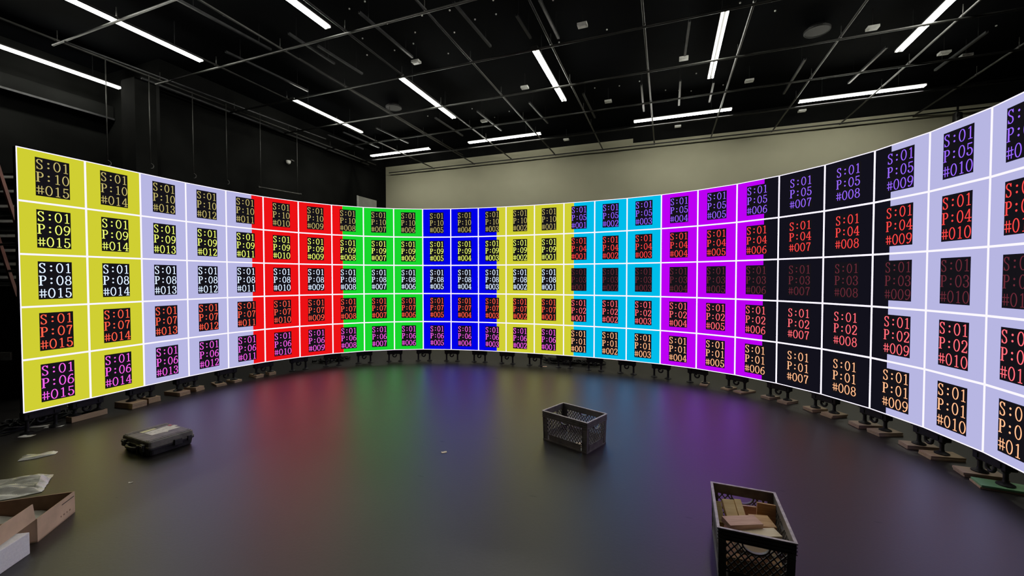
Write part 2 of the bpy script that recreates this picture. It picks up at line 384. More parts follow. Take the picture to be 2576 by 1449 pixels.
# (joint, side): (length, width, height, skew, material, shift towards the viewer)
SHIM = {(2,'L'):(0.27,0.15,0.065,0.05,'block',0.0),(2,'R'):(0.17,0.12,0.06,-0.1,'block',0.0),
        (3,'L'):(0.26,0.13,0.05,0.1,'block',0.0),(3,'R'):(0.18,0.12,0.055,0.2,'block',0.0),
        (4,'L'):(0.22,0.12,0.03,-0.2,'block',0.0),(4,'R'):(0.17,0.11,0.03,0.15,'block',0.0),
        (5,'L'):(0.20,0.11,0.045,0.1,'block',0.0),(5,'R'):(0.13,0.10,0.045,0.0,'block',0.0),
        (19,'R'):(0.22,0.10,0.018,0.15,'block',0.0),
        (20,'L'):(0.2,0.11,0.02,-0.1,'block',0.0),(20,'R'):(0.26,0.12,0.022,-0.3,'block',0.0),
        (21,'L'):(0.18,0.12,0.03,-0.15,'block_dark',0.0),(21,'R'):(0.2,0.12,0.03,-0.1,'block_dark',0.0),
        (22,'L'):(0.19,0.13,0.034,-0.2,'block',0.0),(22,'R'):(0.2,0.13,0.036,-0.1,'block',0.0),
        (23,'L'):(0.22,0.14,0.036,-0.2,'block_dark',0.0),(23,'R'):(0.23,0.13,0.036,-0.1,'block_dark',0.0),
        (24,'L'):(0.23,0.12,0.035,-0.2,'block_dark',0.0),(24,'R'):(0.24,0.13,0.034,-0.15,'block',0.0),
        (25,'L'):(0.25,0.13,0.036,-0.15,'block_dark',0.0),(25,'R'):(0.30,0.14,0.03,-0.25,'green',0.0)}
BL_H = {kk: v[2] for kk, v in SHIM.items()}
BL_H[(1,'L')] = 0.06; BL_H[(1,'R')] = 0.06
def make_stand(k, label):
    p, t, n = joint(k)
    rz = math.atan2(t.y, t.x)
    off = t*(0.15 if k == 0 else 0.0)
    root = thing('screen_stand', label, 'stand', (p.x - n.x*0.06 + off.x, p.y - n.y*0.06 + off.y, 0), rz, 'stands under the curved LED wall')
    b = MB(); b.box((0, 0.01, 0.168), (0.26, 0.075, 0.070), M['black_metal'], bev=0.006); b.box((0, -0.034, 0.198), (0.27, 0.014, 0.012), M['black_metal'])
    for sx in (-0.09, 0.09): b.box((sx, -0.030, 0.165), (0.020, 0.010, 0.034), M['black_metal'])
    link('crossbar', b.mesh('crossbar'), root)
    for sx, h in ((-0.1, foot_heights(k)[0]), (0.1, foot_heights(k)[1])):
        b = MB()
        b.lathe([(0.048, h+0.0005), (0.048, h+0.007), (0.034, h+0.015), (0.018, h+0.023), (0.0145, h+0.038), (0.0145, 0.115), (0.021, 0.122), (0.024, 0.134)], M['black_metal'], (sx, 0, 0), 18)
        link('leg', b.mesh('leg'), root)
    b = MB(); b.tube([(0.03*math.cos(a)-0.005, -0.005, 0.112 + 0.032*math.sin(a)) for a in [math.radians(x) for x in range(100, 385, 20)]] , 0.0115, M['black_metal'], 8)
    b.tube([(-0.012,-0.005,0.138),(-0.012,-0.005,0.115)], 0.008, M['black_metal'], 8)
    link('hook', b.mesh('hook'), root)
for k in range(0, 26):
    if k == 0: lab = 'black stand under the far left end of the LED wall below P:06 #015'
    else: lab = 'black two-legged stand under the joint between panels %s and %s' % (colname(k-1), colname(k))
    make_stand(k, lab)
for (k, side), (L, Wd, Hh, skew, mat, sh) in SHIM.items():
    p, t, n = joint(k); s = -1 if side == 'L' else 1
    c = p - n*0.06 + t*(0.1*s) + n*sh
    lean = math.atan2(n.y, n.x) + skew
    b = MB(); lays = 2 if Hh > 0.028 else 1
    for i in range(lays):
        b.box(((random.random()-.5)*0.012, (random.random()-.5)*0.008, Hh/lays*(i+.5)), (L, Wd, Hh/lays-0.0008), M[mat if i == lays-1 or mat != 'green' else 'block'], bev=0.002)
    o = link('shim_block', b.mesh('shim_block'), None, (c.x, c.y, 0), lean)
    what = {'block':'wooden shim','block_dark':'weathered shim','pine':'pale pine shim','green':'green topped shim'}[mat]
    tag(o, '%s under %s leg of the stand between %s and %s' % (what, 'left' if side == 'L' else 'right', colname(k-1), colname(k)[5:]), 'wood block', 'wooden shims under the LED wall stands')
p, t, n = joint(1)
b = MB(); b.box((0,0,0.03),(0.30,0.09,0.058),M['block'],bev=0.002); b.box((0.03,0.002,0.047),(0.24,0.085,0.024),M['block'],bev=0.002)
o = link('shim_plank', b.mesh('shim_plank'), None, (p.x - n.x*0.06, p.y - n.y*0.06, 0), math.atan2(t.y, t.x)); tag(o, 'long wooden plank lying under both legs of the stand between P:06 #015 and #014', 'plank')
b = MB(); b.box((0,0,0.0375),(0.2,0.12,0.075),M['pine'],bev=0.003)
p, t, n = joint(25)
c = p - n*0.30 + t*0.22
o = link('wood_offcut', b.mesh('wood_offcut'), None, (c.x, c.y, 0), 2.3); tag(o, 'pale wood offcut at the right frame edge beyond the green shim board', 'wood block')

# ------------------------------------------------------------------ ceiling pipe grid
def pipe_mesh(p0, p1, r, mat, fittings=(), n=10):
    b = MB(); b.tube([p0, p1], r, mat, n)
    d = (Vector(p1) - Vector(p0)).normalized()
    for q in fittings:     # clamps with a short threaded hanger rod up to the deck
        q = Vector(q); b.tube([q - d*0.03, q + d*0.03], r*1.2, mat, 8); b.tube([q, q + Vector((0,0,0.17))], 0.007, mat, 6)
    return b
ORD = ['first','second','third','fourth','fifth','sixth','seventh','eighth','ninth','tenth','eleventh','twelfth','thirteenth','fourteenth','fifteenth','sixteenth','seventeenth','eighteenth','nineteenth','twentieth','twenty-first','twenty-second','twenty-third','twenty-fourth','twenty-fifth']
h = 4.1
A_b = [2.405, 1.985, 1.578, 1.222, 0.848, 0.468, 0.089, -0.291, -0.668, -1.048, -1.42]
B_a = [0.955, 1.328, 1.708, 2.080, 2.447, 2.815, 3.2]
for i, bb in enumerate(A_b):
    b_ = bb*h; a0 = 1.5; a1 = AW + 0.0 if i > 0 else 12.2
    fit = [ab(x*h + (0.0 if x < 2.7 else -0.45), b_, GRID) for x in B_a[:-1] if a0 < x*h < a1]
    m = pipe_mesh(ab(a0, b_, GRID), ab(a1-0.02, b_, GRID), 0.019, M['pipe'], fit)
    o = link('ceiling_pipe', m.mesh('ceiling_pipe'))
    tag(o, 'steel ceiling pipe running towards the grey wall, %s of its set counted from the left' % ORD[i], 'pipe', 'ceiling pipes running towards the grey wall')
for i, aa in enumerate(B_a):
    a_ = aa*h; z = GRID - 0.052
    b0, b1 = (-8.2, 10.0)
    m = pipe_mesh(ab(a_, b1, z), ab(a_, b0, z), 0.019, M['pipe'])
    o = link('ceiling_pipe', m.mesh('ceiling_pipe'))
    tag(o, 'steel ceiling pipe running crosswise parallel to the grey wall, %s from that wall' % ORD[len(B_a)-1-i], 'pipe', 'ceiling pipes running crosswise')
m = pipe_mesh(ab(5.3, 10.2, 5.62), ab(12.2, 10.2, 5.62), 0.028, M['conduit']); o = link('ceiling_duct', m.mesh('ceiling_duct')); tag(o, 'long dark duct along the top of the black left wall', 'duct')
m = pipe_mesh(ab(6.0, 1.578*h+0.16, GRID+0.12), ab(12.6, 1.578*h+0.08, GRID+0.12), 0.016, M['pipe']); o = link('ceiling_cable_pipe', m.mesh('ceiling_cable_pipe')); tag(o, 'thin pipe paired beside the third ceiling pipe from the left', 'pipe')

CND = [(5.51,4.77,6.98,4.74),(5.85,3.2,7.18,3.14),(6.01,6.18,7.16,6.13),(6.49,2.37,7.19,2.35),(6.25,1.9,7.37,1.87),(9.78,3.23,11.25,3.16),(9.8,4.67,11.32,4.61),(9.77,1.88,11.33,1.85),(9.78,0.56,11.34,0.58),(9.79,5.94,11.32,5.89),(9.83,7.94,11.3,7.85),(9.79,9.11,11.35,9.05),(9.81,9.72,11.28,9.65),(10.79,11.14,11.65,11.03),(7.68,-0.34,8.81,-0.31),(10.24,-0.96,11.33,-0.97),(9.9,-0.26,11.26,-0.27),(9.81,-2.57,11.45,-2.58),(9.85,-3.88,11.35,-3.8),(9.88,-5.31,11.3,-5.27),(5.54,8.01,7.36,7.88),(5.55,10.24,7.38,10.13),(5.53,6.36,6.62,6.37),(4.24,7.23,5.8,7.13)]
CND = [c for c in CND if c[1] < 10.2]
near = sorted([c for c in CND if c[0] < 9], key=lambda c: -c[1]/c[0]); far = sorted([c for c in CND if c[0] >= 9], key=lambda c: -c[1]/c[0])
for nm, lst in (('nearer', near), ('far', far)):
    for i, c in enumerate(lst):
        b = MB(); p0 = ab(c[0], c[1], 5.85); p1 = ab(c[2], c[3], 5.85); mid = (p0+p1)/2; L = (p1-p0).length; rz = math.atan2((p1-p0).y, (p1-p0).x)
        R = Matrix.Rotation(rz, 3, 'Z')
        b.box(mid, (L, 0.041, 0.012), M['conduit'], R)
        for sy in (-0.018, 0.018): b.box(mid + R @ Vector((0, sy, 0.018)), (L, 0.005, 0.03), M['conduit'], R)
        for f in (-0.35, 0.35): b.tube([mid + R @ Vector((L*f, 0, 0)), mid + R @ Vector((L*f, 0, DECK-5.85))], 0.003, M['black_metal'], 6)
        o = link('ceiling_strut', b.mesh('ceiling_strut'))
        tag(o, 'short dark ceiling strut in the %s row, %s from the left' % (nm, ORD[i]), 'strut', 'short struts above the pipe grid')

# ------------------------------------------------------------------ tube lights
def make_light():
    root = thing('ceiling_tube_light', '', 'light', (0,0,0), 0, 'twin tube ceiling lights'); L = 2.36
    b = MB(); b.box((0,0,0.035),(L,0.12,0.03),M['housing'],bev=0.004)
    for f in (-0.3, 0.3): b.tube([(L*f,0,0.05),(L*f,0,0.5)], 0.006, M['conduit'], 6)
    link('housing', b.mesh('housing'), root)
    for s in (-0.037, 0.037):
        b = MB(); b.tube([(-L/2+0.02, s, 0), (L/2-0.02, s, 0)], 0.017, M['tube'], 12); link('tube', b.mesh('tube'), root)
    for s in (-1, 1):
        b = MB(); b.box((s*(L/2-0.008), 0, 0.008), (0.016, 0.13, 0.05), M['housing'], bev=0.003); link('end_cap', b.mesh('end_cap'), root)
    return root
ZL = 5.68; g = 4.2
LA = [(0.75,1.308,2.70,'at the left frame edge, largest and lowest in the photo'),(0.72,1.28,2.012,'rising out of the top left corner'),(0.73,1.292,1.272,'cut by the top edge left of centre'),
      (1.728,2.278,1.965,'above the black wall left of centre'),(1.724,2.28,1.247,'second of the middle row'),
      (1.721,2.28,0.546,'third of the middle row, a bright pair near the centre'),(1.719,2.287,-0.2,'fourth of the middle row, nearly vertical in the photo'),(1.75,2.309,-0.952,'cut by the top edge at the right')]
LB = [(2.745,1.703,2.274,'leftmost along the grey wall'),(2.733,0.812,1.377,'second from the left of the row along the grey wall'),
      (2.742,-0.366,0.211,'third from the left of the row along the grey wall'),(2.765,-1.264,-0.683,'rightmost of the row along the grey wall')]
light0 = None
def put_light(p0, p1, where):
    global light0
    mid = (p0+p1)/2; d = p1-p0; rz = math.atan2(d.y, d.x); lab = 'twin white tube light ' + where
    if light0 is None:
        light0 = make_light(); light0.location = mid; light0.rotation_euler = (0,0,rz); light0['label'] = lab
    else: dup(light0, mid, rz, lab)
for a0, a1, bb, w in LA: put_light(ab(a0*g, bb*g, ZL), ab(a1*g, bb*g, ZL), w)
# added fixtures, unseen above the frame, to brighten the foreground
for a0, bb, w in ((0.73,0.546,'added unseen overhead, right of the one cut by the top edge'),(0.73,-0.2,'added unseen overhead in the first row, directly above the crates'),(0.73,-0.952,'added unseen overhead, above the right end of the screen')):
    put_light(ab(a0*g, bb*g, ZL), ab((a0+0.56)*g, bb*g, ZL), w)
for aa, b0, b1, w in LB: put_light(ab(aa*g, b1*g, ZL), ab(aa*g, b0*g, ZL), w)

# ------------------------------------------------------------------ ceiling boxes, diffusers, small fixings
BX = [(7.207,1.403),(7.222,4.816),(9.06,3.101),(9.007,-0.297),(10.503,1.389),(10.53,-1.709),(9.096,-3.377),(10.572,4.83),(12.93,-0.286),(12.9,3.015),(10.592,-5.071),(10.877,-5.542),(12.9,-3.327)]
rows = {}
for a_, b_ in BX: rows.setdefault('nearest' if a_ < 8 else 'second nearest' if a_ < 9.5 else 'third nearest' if a_ < 11.5 else 'farthest', []).append((a_, b_))
for rn, lst in rows.items():
    for i, (a_, b_) in enumerate(sorted(lst, key=lambda q: -q[1])):
        b = MB(); b.box((0,0,0),(0.17,0.12,0.045),M['box_pale'],bev=0.004); b.box((0,0,-0.026),(0.10,0.06,0.008),M['box_pale']); b.box((0,0,0.17),(0.012,0.012,0.32),M['black_metal'])
        o = link('ceiling_junction_box', b.mesh('ceiling_junction_box'), None, ab(a_, b_, 5.9), math.pi - PHI)
        tag(o, 'small pale ceiling junction box, %s from the left in the %s row' % (ORD[i], rn), 'junction box', 'pale boxes on the black ceiling')
for (a_, b_), w in (((9.44,7.03),'left of centre above the black wall'),((9.37,-2.635),'right of the vertical tube light')):
    b = MB(); b.lathe([(0.20,0.0),(0.215,0.03),(0.15,0.06),(0.14,0.1)], M['black_metal'], (0,0,0), 28)
    b.tube([(0.205*math.cos(x/28*6.28318), 0.205*math.sin(x/28*6.28318), 0) for x in range(28)], 0.008, M['conduit'], 6, closed=True)
    o = link('ceiling_diffuser', b.mesh('ceiling_diffuser'), None, ab(a_, b_, DECK-0.105)); tag(o, 'round dark ceiling diffuser ' + w, 'diffuser')
DOTS = [(5.79,4.89),(5.85,5.28),(6.43,4.92),(6.46,4.18),(6.51,3.64),(6.9,3.33),(6.9,2.91),(6.54,2.81),(7.12,3.88),(6.85,4.59),(7.16,4.84),(7.23,5.35),(7.17,6.01),(6.65,5.68),(7.73,4.36),(8.23,2.9),(8.16,2.06),(8.22,1.02),(8.07,1.1),(6.9,1.85),(10.41,1.71),(10.51,1.12),(10.44,0.64),(10.99,4.23),(11.24,4.79),(10.45,5.14),(10.46,6.59),(11.16,0.05),(11.3,-0.27),(11.44,-0.56),(10.51,-0.62),(11.36,-1.28),(8.57,-1.78),(8.11,-1.16),(10.54,-5.79)]
b = MB(); b.lathe([(0.008,0.030),(0.015,0.034),(0.015,0.05)], M['box_pale'], (0,0,0), 10); me = b.mesh('ceiling_fixing')
for a_, b_ in DOTS:
    o = link('ceiling_fixing', me, None, ab(a_, b_, DECK-0.05)); tag(o, 'tiny pale round fixing on the black ceiling deck', 'fixing', 'tiny pale fixings on the ceiling')

# ------------------------------------------------------------------ things on and by the black left wall
RODS = [(4.44,3.64,5.35),(5.11,3.76,5.35),(5.9,3.75,5.35),(6.62,3.77,5.38),(7.47,3.79,5.5),(8.57,3.85,5.5)]
for i, (a_, z0, z1) in enumerate(RODS):
    b = MB(); b.tube([ab(a_, 9.6, z1+0.15), ab(a_, 9.6, z0)], 0.008, M['rod'], 6)
    pts = [ab(a_ + 0.05*math.sin(x) , 9.6, z0 - 0.0 + 0.05*math.cos(x) - 0.05) for x in [math.radians(d) for d in range(0, 200, 25)]]
    if i < 4: b.tube(pts, 0.008, M['rod'], 6)
    o = link('hanging_rod', b.mesh('hanging_rod')); tag(o, 'thin rod hanging before the black left wall, %s from the left' % ORD[i], 'rod', 'thin rods hanging by the left wall')
m = pipe_mesh(ab(3.9, 9.6, 5.5), ab(9.6, 9.6, 5.66), 0.018, M['conduit']); o = link('rod_rail', m.mesh('rod_rail')); tag(o, 'dark rail under the ceiling carrying the thin hanging rods', 'rail')
b = MB(); b.tube([ab(7.40, 9.6, 3.77), ab(8.68, 9.6, 3.83)], 0.022, M['rod'], 10)
for e in ((7.42, 3.77), (8.66, 3.83)): b.tube([ab(e[0]-0.02, 9.6, e[1]), ab(e[0]+0.02, 9.6, e[1])], 0.03, M['rod'], 10)
o = link('hanging_bar', b.mesh('hanging_bar')); tag(o, 'short pale horizontal bar hung from two rods above the red panels', 'bar')
b = MB(); abbox(b, 11.75, 12.75, BL-0.05, BL-0.012, 2.2, 4.42, M['board']); abbox(b, 11.73, 11.75, BL-0.06, BL-0.012, 2.2, 4.43, M['box_pale']); o = link('mounted_board', b.mesh('mounted_board')); tag(o, 'pale rectangular board on the black wall beside the grey wall corner', 'board')
b = MB(); c0 = ab(8.85, BL-0.1, 4.85); b.lathe([(0.02,-0.07),(0.05,-0.05),(0.065,0),(0.065,0.03)], M['box_pale'], c0, 16); b.box(c0 + Vector((0.03,0.05,0.05)), (0.14,0.16,0.03), M['housing'])
o = link('mounted_camera', b.mesh('mounted_camera')); tag(o, 'small pale dome camera high on the black left wall', 'camera')
# clamped lamp near the right end of the grey wall
root = thing('clamped_spotlight', 'dark spotlight clamped to a ceiling pipe near the right end of the grey wall', 'spotlight', ab(12.9, -6.45, 5.5), 0.7)
b = MB(); b.lathe([(0.05,-0.28),(0.085,-0.26),(0.085,-0.06),(0.05,-0.03)], M['black_metal'], (0,0,-0.05), 16); link('lamp_body', b.mesh('lamp_body'), root)
b = MB(); b.tube([(-0.1,0,-0.2),(-0.1,0,-0.02),(0.1,0,-0.02),(0.1,0,-0.2)], 0.012, M['black_metal'], 8); b.tube([(0,0,-0.02),(0,0,0.08)], 0.02, M['black_metal'], 8); link('yoke', b.mesh('yoke'), root)

# stacked platforms, case and ladder at the far left, partly behind the screen end
PX, PY = -6.55, 5.25
def platform_mesh():
    b = MB(); b.box((0,0,0),(1.2,0.6,0.06),M['deck'])
    return b
zs = [2.66,2.49,2.31,2.13,1.955,1.78,1.615,1.455]
for i, z in enumerate(zs):
    root = thing('stage_platform', 'black staging platform with pale metal edge, %s from the top of the far left stack' % ORD[i], 'platform', (PX + (0.03 if i % 2 else 0.0), PY, z), 0.06, 'stacked staging platforms at far left')
    b = MB(); b.box((0,0.03,0.05),(1.2,0.7,0.085),M['deck'],bev=0.004); link('deck_board', b.mesh('deck_board'), root)
    b = MB(); b.box((0,-0.338,0.034),(1.22,0.014,0.040),M['alu'],Matrix.Rotation(-0.6,3,'X')); b.box((0,-0.33,-0.012),(1.2,0.02,0.016),M['conduit']); link('edge_rail', b.mesh('edge_rail'), root)
    b = MB()
    for sx in (-0.45, 0.45):
        b.box((sx, 0, -0.03), (0.08, 0.5, 0.045 if i < len(zs)-1 else 0.05), M['deck'])
    link('runner', b.mesh('runner'), root)
root = thing('flight_case', 'large black flight case with metal edges under the far left platform stack', 'case', (-6.6, 5.3, 0.08), 0.05)
b = MB(); b.box((0,0,0.655),(1.3,0.72,1.29),M['deck'],bev=0.008); link('case_body', b.mesh('case_body'), root)
b = MB()
for z in (0.02, 0.68, 0.76, 1.29): b.box((0,-0.365,z),(1.32,0.02,0.022),M['conduit'])
for x in (-0.64,0.2,0.64): b.box((x,-0.365,0.65),(0.03,0.02,1.28),M['conduit'])
link('edge_trim', b.mesh('edge_trim'), root)
b = MB(); b.box((0.42,-0.37,0.45),(0.12,0.02,0.1),M['alu'],bev=0.004); link('latch', b.mesh('latch'), root)
for sx in (-0.5,0.5):
    b = MB(); b.tube([(sx-0.02,-0.25,-0.03),(sx+0.02,-0.25,-0.03)],0.05,M['black_metal'],14); b.tube([(sx-0.02,0.25,-0.03),(sx+0.02,0.25,-0.03)],0.05,M['black_metal'],14); link('caster', b.mesh('caster'), root)
root = thing('step_ladder', 'faded red step ladder leaning by the stacked platforms at the left edge', 'ladder', (-5.525, 4.70, 0), 0.0)
b = MB()
for off in (0.0, 0.42):
    p0 = Vector((-0.396-off, 0.02+off*0.3, 2.82)); p1 = Vector((0.43-off, 0.02+off*0.3, 0.02))
    R = (p1-p0).to_track_quat('Z','Y').to_matrix()
    b = MB(); b.box((p0+p1)/2, (0.034,0.022,(p1-p0).length), M['orange'], R); link('side_rail', b.mesh('side_rail'), root)
for i in range(8):
    f = (i+1)/9; p0 = Vector((-0.396,0.02,2.82)).lerp(Vector((0.43,0.02,0)), f); p1 = Vector((-0.816,0.146,2.82)).lerp(Vector((0.01,0.146,0)), f)
    b = MB(); b.tube([p0, p1], 0.014, M['deck'], 8); link('rung', b.mesh('rung'), root)

# ------------------------------------------------------------------ milk crates
def crate(name, label, loc, rotz, L=0.478, W=0.322, H=0.268, long_handles=False):
    """L along local x, W along local y, base at z=0"""
    root = thing(name, label, 'crate', loc, rotz)
    mat = M['crate']; b = MB()
    # rim: three stacked bands, slightly proud, with a paler top edge
    def band(z0, z1, out, th, m):
        for sx, sy in ((1,0),(-1,0),(0,1),(0,-1)):
            if sx: b.box((sx*(L/2+out-th/2), 0, (z0+z1)/2), (th, W+2*out, z1-z0), m)
            else: b.box((0, sy*(W/2+out-th/2), (z0+z1)/2), (L+2*out-2*th, th, z1-z0), m)
    band(H-0.052, H-0.004, 0.0, 0.008, mat)
    for i in range(3): band(H-0.018-0.017*i-0.004, H-0.018-0.017*i, 0.004, 0.010, mat)
    band(H-0.006, H, 0.005, 0.013, M['crate_rim'])
    link('rim', b.mesh('rim'), root)
    t = 0.012          # taper of the walls towards the base
    def wall(length, ax, sgn, handle):
        b = MB(); zt = H-0.052; zb = 0.0; hl = length/2; th = 0.006
        half = W/2 if ax == 'x' else L/2
        def P(u, z, d=0.0):       # u along wall, z height, d outward
            f = 1 - z/H; off = half - t*f*0.7 + d
            uu = u * (1 - 0.03*f)
            return Vector((uu, sgn*off, z)) if ax == 'x' else Vector((sgn*off, uu, z))
        def bar(u0, z0, u1, z1, w, dth=th, dout=0.0):
            du, dz = u1-u0, z1-z0; l = math.hypot(du, dz) or 1; nu, nz = -dz/l*w/2, du/l*w/2
            ring = [(u0-nu,z0-nz),(u1-nu,z1-nz),(u1+nu,z1+nz),(u0+nu,z0+nz)]
            b.hexa([P(u,z,dout-dth) for u,z in ring], [P(u,z,dout) for u,z in ring], mat)
        # lower solid panel + bottom edge
        bar(-hl*0.72, 0.034, hl*0.72, 0.034, 0.052); bar(-hl, 0.006, hl, 0.006, 0.012, dout=0.004)
        # corner panels with horizontal ribs
        for s in (-1, 1):
            bar(s*hl*0.90, 0.0, s*hl*0.90, zt, hl*0.2)
            for q in range(4): bar(s*hl*0.80, 0.03+q*0.052, s*hl, 0.03+q*0.052, 0.005, dout=0.002, dth=0.008)
            bar(s*hl*0.80, 0, s*hl*0.80, zt, 0.005, dout=0.002, dth=0.008)
        # diamond lattice clipped to the window
        x0, x1, z0, z1 = -hl*0.79, hl*0.79, 0.06, zt
        hw = 0.058 if handle == 'D' else 0.040; hd = 0.043 if handle == 'D' else 0.022
        def inside(u, z):
            if not handle: return False
            return ((u/hw)**2 + ((z1-z)/hd)**2) < 1.0
        step = 0.030
        for sl in (1, -1):
            k = -60
            slope = 1.25*sl
            c = -1.2
            while c < 1.2:
                seg = []; N = 60
                for i in range(N+1):
                    u = x0 + (x1-x0)*i/N; z = c + slope*u
                    ok = z0 <= z <= z1 and not inside(u, z)
                    if ok: seg.append((u, z))
                    if (not ok or i == N) and seg:
                        if len(seg) > 1: bar(seg[0][0], seg[0][1], seg[-1][0], seg[-1][1], 0.0055)
                        seg = []
                c += step*1.25
        if handle:
            n = 14; pts = [(hw*math.cos(math.pi*i/n), z1 - hd*math.sin(math.pi*i/n)) for i in range(n+1)]
            for p, q in zip(pts[:-1], pts[1:]): bar(p[0], p[1], q[0], q[1], 0.007, 0.016, 0.006)
        bar(x0, z0-0.002, x1, z0-0.002, 0.006)
        return b.mesh('lattice_side')
    link('lattice_side', wall(L, 'x', 1, 'S'), root); link('lattice_side', wall(L, 'x', -1, 'S'), root)
    link('lattice_side', wall(W, 'y', 1, 'D'), root); link('lattice_side', wall(W, 'y', -1, 'D'), root)
    b = MB(); b.box((0,0,0.008),(L*0.95,W*0.93,0.01),mat)
    link('base', b.mesh('base'), root)
    return root
def rotz_of(v): return math.atan2(v[1], v[0])
# empty crate: long side runs from (0.286,3.70) to (0.63,3.39)
c1u = Vector((0.343, -0.319, 0)).normalized(); c1v = Vector((-c1u.y, c1u.x, 0))
c1c = Vector((0.630, 3.392, 0)) - c1u*0.239 + c1v*0.161
crate('milk_crate', 'empty dark plastic milk crate standing upright in the middle of the floor', (c1c.x, c1c.y, 0), rotz_of(c1u))
# crate with offcuts: front short side from (1.0135,1.962) to (1.30,1.843)
c2v = Vector((0.287, -0.119, 0)).normalized()                  # along the short side, to the right
c2u = Vector((c2v.y, -c2v.x, 0)); c2u = c2u if c2u.y < 0 else -c2u   # towards the viewer
c2back = Vector((1.191,2.402,0))
c2c = Vector((1.2450, 2.1208, 0))
crate('milk_crate', 'dark plastic milk crate filled with wood offcuts at the bottom right', (c2c.x, c2c.y, 0), rotz_of(c2u))
def in2(s, t, z):  # s: 0 left .. 1 right along short side, t: 0 front .. 1 back
    return c2c + c2v*((s-0.5)*0.30) - c2u*((t-0.5)*0.45) + Vector((0,0,z))
def plank(name, c, d, yaw, pitch, roll, mat, label, group='offcuts in the near crate'):
    b = MB(); b.box((0,0,0), d, M[mat], bev=0.0015)
    o = link(name, b.mesh(name)); base = rotz_of(c2v)
    o.rotation_mode = 'QUATERNION'
    q = Matrix.Rotation(base + yaw, 4, 'Z') @ Matrix.Rotation(pitch, 4, 'Y') @ Matrix.Rotation(roll, 4, 'X')
    o.rotation_quaternion = q.to_quaternion(); o.location = c
    return tag(o, label, 'wood offcut', group)
plank('wood_offcut', in2(0.385,0.395,0.211), (0.180,0.074,0.028), 0.50, 0.03, 0.08, 'red_wood', 'reddish scuffed plank lying across the middle of the offcuts in the near crate')
plank('wood_offcut', in2(0.61,0.325,0.178), (0.205,0.066,0.034), 0.42, 0.0, 0.05, 'pine_white', 'very pale plank lying across the front of the near crate')
plank('wood_offcut', in2(0.735,0.61,0.178), (0.100,0.10,0.03), 0.28, 0.03, 0.06, 'brown_wood', 'short brown block lying right of the reddish plank in the near crate')
plank('wood_offcut', in2(0.85,0.83,0.172), (0.090,0.013,0.13), 0.06, 0.02, -0.08, 'brown_wood', 'brown board standing upright in the back right corner of the near crate')
plank('wood_offcut', in2(0.262,0.66,0.178), (0.060,0.16,0.032), 0.22, 0.0, 0.58, 'pine', 'pale split block leaning at the left in the near crate')
plank('wood_offcut', in2(0.424,0.68,0.184), (0.034,0.16,0.032), 0.22, 0.0, 0.58, 'pine', 'narrow pale strip leaning against the split block in the near crate')
plank('wood_offcut', in2(0.062,0.62,0.178), (0.028,0.12,0.055), 0.10, 0.0, 0.55, 'olive_wood', 'olive brown block against the left side of the near crate')
plank('wood_offcut', in2(0.56,0.93,0.150), (0.10,0.018,0.07), 0.05, -0.05, -0.1, 'red_wood', 'dark red board sunk at the back of the near crate')
plank('wood_offcut', in2(0.52,0.12,0.155), (0.17,0.05,0.035), 0.25, 0.12, 0.5, 'block', 'rough offcut seen through the front hand hole of the near crate')
plank('wood_offcut', in2(0.50,0.5,0.062), (0.24,0.36,0.075), 0.03, 0, 0, 'brown_wood', 'thick brown block at the bottom of the near crate under the other offcuts')
b = MB(); b.box((0,0,0.02),(0.12,0.06,0.018),M['pine_white'],bev=0.001)
p = c1c + c1u*0.12 - c1v*0.07
o = link('wood_offcut', b.mesh('wood_offcut'), None, (p.x, p.y, 0.0045), 0.3); tag(o, 'pale scrap glimpsed through the lattice of the empty crate', 'wood offcut')

# ------------------------------------------------------------------ hard case
cu = Vector((0.405, -0.185, 0)).normalized(); cv = Vector((-cu.y, cu.x, 0))
cc = Vector((-3.117, 3.567, 0))
root = thing('hard_case', 'black hard carrying case with paper labels lying flat on the floor', 'case', (cc.x, cc.y, 0), rotz_of(cu))
CL, CW, CH = 0.445, 0.335, 0.128
b = MB(); z1 = 0.072
def rr(l, w, r, z, n=4):
    pts = []
    for cx, cy, a0 in ((l/2-r, w/2-r, 0), (-l/2+r, w/2-r, 90), (-l/2+r, -w/2+r, 180), (l/2-r, -w/2+r, 270)):
        for i in range(n+1):
            a = math.radians(a0 + 90*i/n); pts.append((cx+r*math.cos(a), cy+r*math.sin(a), z))
    return pts
def loft(b, rings, mat):
    n = len(rings[0]); vs = [p for r in rings for p in r]; fs = []
    for i in range(len(rings)-1):
        for k in range(n): fs.append((i*n+k, i*n+(k+1)%n, (i+1)*n+(k+1)%n, (i+1)*n+k))
    fs += [tuple(range(n-1,-1,-1)), tuple(range((len(rings)-1)*n, len(rings)*n))]
    b.add(vs, fs, mat)
loft(b, [rr(CL-0.036,CW-0.036,0.028,0.0), rr(CL-0.02,CW-0.02,0.03,0.010), rr(CL-0.008,CW-0.008,0.026,z1-0.014), rr(CL+0.008,CW+0.008,0.026,z1-0.013), rr(CL+0.008,CW+0.008,0.026,z1-0.001)], M['case'])
for sx in (-0.12,-0.04,0.04,0.12): b.box((sx,-CW/2+0.002,0.03),(0.012,0.012,0.05),M['case'])
link('base', b.mesh('base'), root)
b = MB(); loft(b, [rr(CL+0.008,CW+0.008,0.026,z1), rr(CL+0.008,CW+0.008,0.026,z1+0.011), rr(CL-0.002,CW-0.002,0.026,z1+0.012), rr(CL-0.008,CW-0.008,0.026,CH-0.010), rr(CL-0.018,CW-0.018,0.026,CH-0.003)], M['case_lid'])
for sx in (-1, 1):
    for q in (0.158, 0.188): b.box((sx*q, 0, CH-0.003), (0.020, CW-0.03, 0.009), M['case_lid'], bev=0.002)
